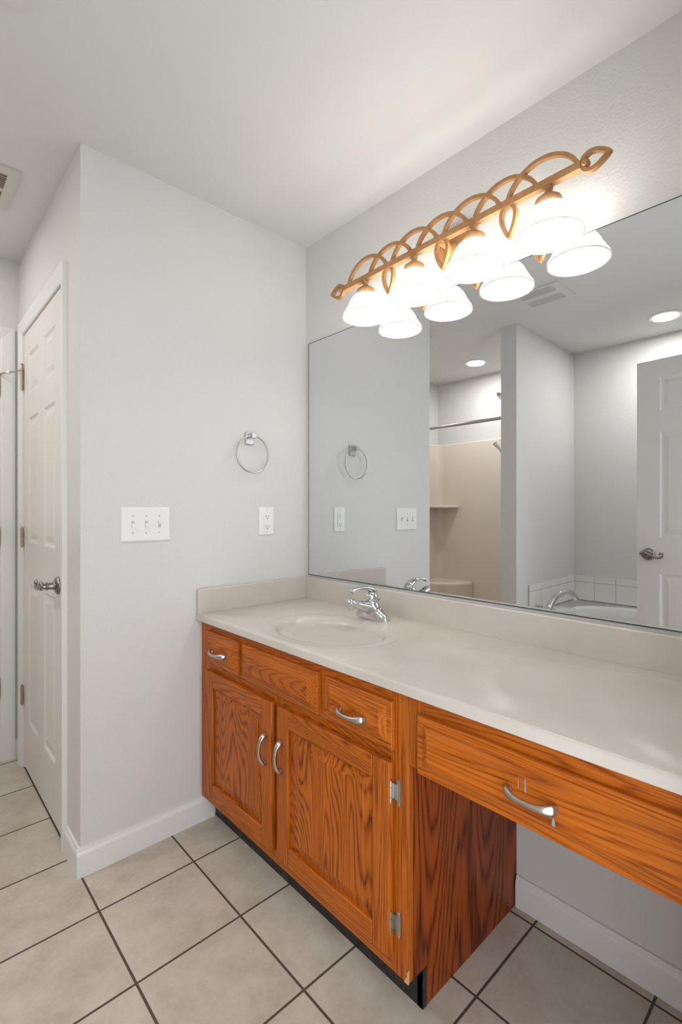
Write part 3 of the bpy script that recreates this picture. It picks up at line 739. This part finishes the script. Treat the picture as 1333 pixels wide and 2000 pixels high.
# wall canopy
cp = [(-0.075, 0.055), (-0.070, 0.020), (-0.060, 0.0), (-0.050, -0.025), (-0.040, -0.045), (-0.020, -0.058), (0, -0.066), (0.020, -0.058), (0.040, -0.045), (0.050, -0.025), (0.060, 0.0), (0.070, 0.020), (0.075, 0.055), (0.05, 0.068), (0, 0.075), (-0.05, 0.068)]
bm = B(); prism(bm, [(LYM+a, LZ+b) for a, b in cp], 'X', -0.0225, -0.0005); obj('canopy', bm, GOLD, vl, bevel=0.006, seg=3)
bm = B(); lathe(bm, [(0, 0), (0.026, 0), (0.022, 0.010), (0.0105, 0.016), (0.0105, 0.076), (0, 0.076)], (-0.022, LYM, LZ), Vector((-1, 0, 0)), n=24); obj('mount_arm', bm, GOLD, vl, smooth=True)
# shade profile: (radius, height above rim), outer then inner
PROF = [(0.0885, 0.0), (0.0885, 0.005), (0.0860, 0.0125), (0.0805, 0.0205), (0.0750, 0.0265), (0.0762, 0.0290), (0.0755, 0.0315), (0.0715, 0.0345), (0.0665, 0.045), (0.0610, 0.057), (0.0560, 0.066), (0.0510, 0.073), (0.0440, 0.080), (0.0365, 0.0845), (0.0290, 0.087)]
inner = [(r-0.0032, h-0.0005) for r, h in PROF][::-1]
inner[-1] = (PROF[0][0]-0.0035, 0.0008)
RIMZ = LZ-0.150
for y in SY:
    h = B(); lathe(h, [(0, 0), (0.010, 0), (0.013, -0.006), (0.0125, -0.011), (0.0085, -0.015), (0.0095, -0.020), (0.019, -0.025), (0.027, -0.031), (0.0330, -0.036), (0.0345, -0.039), (0.0335, -0.050), (0.0325, -0.0585), (0.0275, -0.0585), (0, -0.050)], (LX, y, LZ-0.009), n=30)
    ho = obj('lamp_holder', h, GOLD, vl, smooth=True, angle=35)
    s = B(); lathe(s, PROF+inner, (LX, y, RIMZ), n=56, closed=True)
    for f in s.faces:
        c = f.calc_center_median(); r_ = math.hypot(c.x-LX, c.y-y); h_ = c.z-RIMZ
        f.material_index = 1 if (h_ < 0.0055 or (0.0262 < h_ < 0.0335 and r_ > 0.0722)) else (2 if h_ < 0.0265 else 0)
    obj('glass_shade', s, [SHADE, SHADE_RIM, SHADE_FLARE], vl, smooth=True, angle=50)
    b = B(); lathe(b, [(0, 0.0), (0.012, 0.002), (0.021, 0.012), (0.0235, 0.024), (0.021, 0.036), (0.013, 0.048), (0.012, 0.058), (0, 0.058)], (LX, y, RIMZ+0.030), n=20); obj('bulb', b, BULB, ho, smooth=True)
    lo = lamp('bulb_light', 'POINT', (LX, y, RIMZ+0.016), BULB_W, (1.0, 0.90, 0.76), shadow_soft_size=0.018)
    lo.parent = vl; lo.location = Vector((LX, y, RIMZ+0.016))-vl.location
vl.rotation_euler = (-0.0225, 0, 0)

# ------------------------------------------------------------------ ceiling lights and vents
def can_light(x, y, watts, label):
    t = thing('recessed_light', label, 'ceiling light', (x, y, H-0.001), 'recessed ceiling lights')
    bm = B(); lathe(bm, [(0.070, 0.0005), (0.094, 0.0005), (0.095, -0.003), (0.090, -0.008), (0.078, -0.009), (0.070, -0.006)], (x, y, H), n=48, closed=True); obj('trim_ring', bm, PLASTIC, t, smooth=True)
    bm = B(); lathe(bm, [(0, -0.0055), (0.060, -0.0055), (0.0705, -0.0045), (0.0705, 0.0), (0, 0.0)], (x, y, H), n=40); obj('lens', bm, LENS, t, smooth=True)
    lo = lamp('downlight', 'AREA', (0, 0, -0.011), watts, (1.0, 0.985, 0.96), shape='DISK', size=0.13)
    lo.parent = t
can_light(-2.145, 0.415, CAN_SHOWER_W, 'recessed round ceiling light over the shower, seen in the mirror')
can_light(-2.170, -0.925, CAN_TUB_W, 'recessed round ceiling light over the bathtub, seen at right in the mirror')
can_light(-1.44, 0.70, CORRIDOR_FILL_W, 'added fill downlight in the corridor, out of view, brightening the closet door')  # added lamp out of view, lifts the closet door's brightness

def vent(x0, x1, y0, y1, groups, run, m, blades, label):
    """ceiling grille; run = axis the blades run along; groups = (lo, hi) across"""
    t = thing('ceiling_vent', label, 'vent', ((x0+x1)/2, (y0+y1)/2, H-0.001))
    zb, zt = H-0.009, H-0.0005; g0 = 0.034
    if run == 'Y': along, across = (y0+0.045, y1-0.045), (x0, x1)
    else: along, across = (x0+g0, x1-g0), (y0, y1)
    def bx(bm, a0, a1, c0, c1, za, zc):
        return box(bm, c0, c1, a0, a1, za, zc) if run == 'Y' else box(bm, a0, a1, c0, c1, za, zc)
    A0, A1 = (y0, y1) if run == 'Y' else (x0, x1)
    bm = B(); bx(bm, A0, along[0], across[0], across[1], zb, zt); bx(bm, along[1], A1, across[0], across[1], zb, zt)
    edges = [across[0]]+[v for g in groups for v in g]+[across[1]]
    for i in range(0, len(edges), 2): bx(bm, along[0], along[1], edges[i], edges[i+1], zb, zt)
    obj('frame', bm, m, t)
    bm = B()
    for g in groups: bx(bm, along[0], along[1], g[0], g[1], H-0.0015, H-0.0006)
    obj('dark_backing', bm, DARK, t)  # solid dark sheet imitating the shade of the duct behind the blades
    bm = B()
    for g in groups:
        n = 8
        for k in range(n):
            c = g[0]+(k+0.5)*(g[1]-g[0])/n; hw = (g[1]-g[0])/n*0.24
            P = [(c-hw, zb+0.0003), (c+hw, zb+0.0003), (c+hw+0.0006, zb+0.0024), (c-hw+0.0006, zb+0.0024)]
            if run == 'Y': prism(bm, P, 'Y', along[0], along[1])
            else: prism(bm, P, 'X', along[0], along[1])
    obj('louvers', bm, blades, t)
vent(-1.385, -1.080, 0.297, 0.600, ((0.339, 0.443), (0.460, 0.577)), 'X', VENTM, VENT_BROWN, 'brown-bladed ceiling vent grille at the upper left edge of the photo')
vent(-1.430, -1.190, -0.668, -0.378, ((-1.412, -1.330), (-1.286, -1.206)), 'Y', VENTW, VENT_GREY, 'pale ceiling vent grille seen in the mirror below the light bar')

# ------------------------------------------------------------------ shower (seen in the mirror)
ss = thing('shower_surround', 'almond one-piece shower surround with shelf and seat, seen in the mirror', 'shower', (-2.07, 0.48, 0))
X0, X1, Y0, Y1, TH, R = -2.528, -1.690, -0.109, 1.072, 0.028, 0.07
def arc(cx, cy, r, a0, a1, n=8): return [(cx+r*math.cos(a0+(a1-a0)*i/n), cy+r*math.sin(a0+(a1-a0)*i/n)) for i in range(n+1)]
poly = [(X1, Y0), (X1, Y0+TH)]+[p for p in arc(X0+TH+R, Y0+TH+R, R, -PI/2, -PI)]+[p for p in arc(X0+TH+R, Y1-TH-R, R, PI, PI/2)]+[(X1, Y1-TH), (X1, Y1), (X0, Y1), (X0, Y0)]
bm = B(); prism(bm, poly, 'Z', 0.0, 1.850); obj('wall_panels', bm, ALMOND, ss, bevel=0.008, seg=3)
obj('pan', boxes((X0+0.01, X1-0.08, Y0+0.01, Y1-0.01, 0.0, 0.06), (X1-0.08, X1, Y0+0.01, Y1-0.01, 0.0, 0.13)), ALMOND, ss, bevel=0.012, seg=3)
def corner(cx, cy, ax, ay, z0, z1):
    bm = B(); prism(bm, [(cx, cy)]+[(cx+ax*math.cos(t), cy-ay*math.sin(t)) for t in [PI/2*i/16 for i in range(17)]], 'Z', z0, z1); return bm
obj('corner_shelf', corner(X0+TH-0.004, Y1-TH+0.004, 0.20, 0.235, 1.238, 1.262), ALMOND, ss, bevel=0.008, seg=3)
obj('corner_seat', corner(X0+TH-0.004, Y1-TH+0.004, 0.36, 0.39, 0.0, 0.565), ALMOND, ss, bevel=0.02, seg=3)
rd = thing('shower_rod', 'grey metal shower curtain rod across the shower opening', 'curtain rod', (-1.645, 0.48, 1.850))
bm = B(); sweep(bm, [(-1.645, -0.112, 1.850), (-1.645, 0.30, 1.850)], 0.0125, n=18); obj('tube', bm, NICKEL, rd, smooth=True)
bm = B(); sweep(bm, [(-1.645, 0.29, 1.850), (-1.645, 1.075, 1.850)], 0.0110, n=18); obj('tube', bm, NICKEL, rd, smooth=True)
for y, s in ((-0.1115, 1), (1.0745, -1)):
    bm = B(); lathe(bm, [(0, 0), (0.026, 0), (0.024, 0.008), (0.015, 0.014), (0, 0.014)], (-1.645, y, 1.850), Vector((0, s, 0)), n=22); obj('end_flange', bm, NICKEL, rd, smooth=True)
sh = thing('overhead_shower', 'chrome shower arm and head peeking past the stub wall in the mirror', 'shower', (-2.05, -0.112, 2.10))
bm = B(); lathe(bm, [(0, 0), (0.030, 0), (0.027, 0.008), (0.012, 0.012), (0, 0.012)], (-2.05, -0.1115, 2.10), Vector((0, 1, 0)), n=22); obj('flange', bm, CHROME, sh, smooth=True)
bm = B(); sweep(bm, catmull([(-2.05, -0.110, 2.10), (-2.05, -0.02, 2.118), (-2.05, 0.06, 2.124), (-2.05, 0.115, 2.118)], 5), 0.010, n=14); obj('arm', bm, CHROME, sh, smooth=True)
bm = B(); lathe(bm, [(0, 0), (0.012, 0), (0.014, 0.014), (0.030, 0.030), (0.034, 0.040), (0, 0.042)], (-2.05, 0.112, 2.120), Vector((0, 0.9, -0.45)), n=24); obj('spray_head', bm, CHROME, sh, smooth=True)
hs = thing('hand_shower', 'chrome hand shower handle and holder peeking past the stub wall in the mirror', 'hand shower', (-2.05, -0.08, 1.66))
bm = B(); lathe(bm, [(0, 0), (0.028, 0), (0.025, 0.008), (0.011, 0.012), (0.010, 0.17), (0.014, 0.175), (0.017, 0.192), (0.014, 0.206), (0, 0.21)], (-2.05, -0.0805, 1.650), Vector((0, 1, 0)), n=20); obj('holder', bm, CHROME, hs, smooth=True)
bm = B(); sweep(bm, [(-2.05, 0.115, 1.652), (-2.05, 0.150, 1.700), (-2.05, 0.185, 1.742)], [0.011, 0.012, 0.020], n=16); obj('wand', bm, CHROME, hs, smooth=True)

# ------------------------------------------------------------------ bathtub (seen in the mirror)
tb = thing('bathtub', 'white drop-in bathtub beside the stub wall, seen in the mirror', 'bathtub', (-2.14, -0.96, 0))
ringsT = [(1.10, 1.06, 0, 0), (1.06, 1.035, 0.008, 0), (1.02, 1.01, 0.006, 0), (0.99, 0.99, -0.010, 0), (0.95, 0.965, -0.06, 0), (0.90, 0.93, -0.20, 0), (0.82, 0.86, -0.34, 0), (0.66, 0.72, -0.385, 0), (0.2, 0.2, -0.40, 0)]
obj('tub_shell', bowl_slab((-2.528, -1.765, -1.698, -0.224), 0.520, 0.0, (-2.165, -0.985), (0.275, 0.60), ringsT), ACRYL, tb, smooth=True, angle=50)
# tile band
bt = thing('tile_backsplash', 'white square tile band around the bathtub, seen in the mirror', 'tile band', (-2.52, -0.6, 0.52))
obj('grout_bed', boxes((-2.5295, -2.5245, -1.699, -0.2225, 0.524, 0.709), (-2.5245, -1.768, -0.2275, -0.2225, 0.524, 0.709)), GROUT, bt)
bm = B()
yb = [-0.2285-0.1495*k for k in range(0, 10)]+[-1.698]
for a, b in zip(yb, yb[1:]):
    for z0, z1 in ((0.525, 0.662), (0.6645, 0.711)): box(bm, -2.5245, -2.5205, b+0.0012, a-0.0012, z0, z1)
obj('back_tiles', bm, WTILE, bt, bevel=0.001, seg=1)
bm = B()
xb = [-1.768-0.1495*k for k in range(0, 6)]
xb = [-1.768, -1.955, -2.105, -2.254, -2.404, -2.520]
for a, b in zip(xb, xb[1:]):
    for z0, z1 in ((0.525, 0.662), (0.6645, 0.711)): box(bm, b+0.0012, a-0.0012, -0.2315, -0.2275, z0, z1)
obj('side_tiles', bm, WTILE, bt, bevel=0.001, seg=1)
tf = thing('tub_faucet', 'chrome arched tub filler with cross handles on the tub deck, in the mirror', 'faucet', (-1.85, -0.33, 0.52))
bm = B(); P = catmull([(-1.835, -0.325, 0.522), (-1.850, -0.334, 0.570), (-1.890, -0.352, 0.625), (-1.945, -0.380, 0.655), (-1.995, -0.408, 0.650), (-2.025, -0.428, 0.628), (-2.035, -0.436, 0.604)], 6)
sweep(bm, P, lerp_list([(0.028, 0.028), (0.025, 0.023), (0.022, 0.019), (0.020, 0.016), (0.020, 0.015), (0.021, 0.015), (0.020, 0.015)], len(P)), n=18, up=(0.5, -0.85, 0)); obj('spout', bm, CHROME, tf, smooth=True)
for hx, hy in ((-1.842, -0.262), (-1.800, -0.368)):
    bm = B(); lathe(bm, [(0, 0), (0.022, 0), (0.020, 0.006), (0.010, 0.012), (0.009, 0.030), (0.013, 0.034), (0.013, 0.046), (0, 0.050)], (hx, hy, 0.521), n=18)
    for k in range(2):
        a = 0.4+k*PI/2; d = Vector((math.cos(a), math.sin(a), 0))
        sweep(bm, [Vector((hx, hy, 0.561))-d*0.03, Vector((hx, hy, 0.561))-d*0.02, Vector((hx, hy, 0.561))+d*0.02, Vector((hx, hy, 0.561))+d*0.03], [0.006, 0.004, 0.004, 0.006], n=10)
    obj('handle', bm, CHROME, tf, smooth=True)
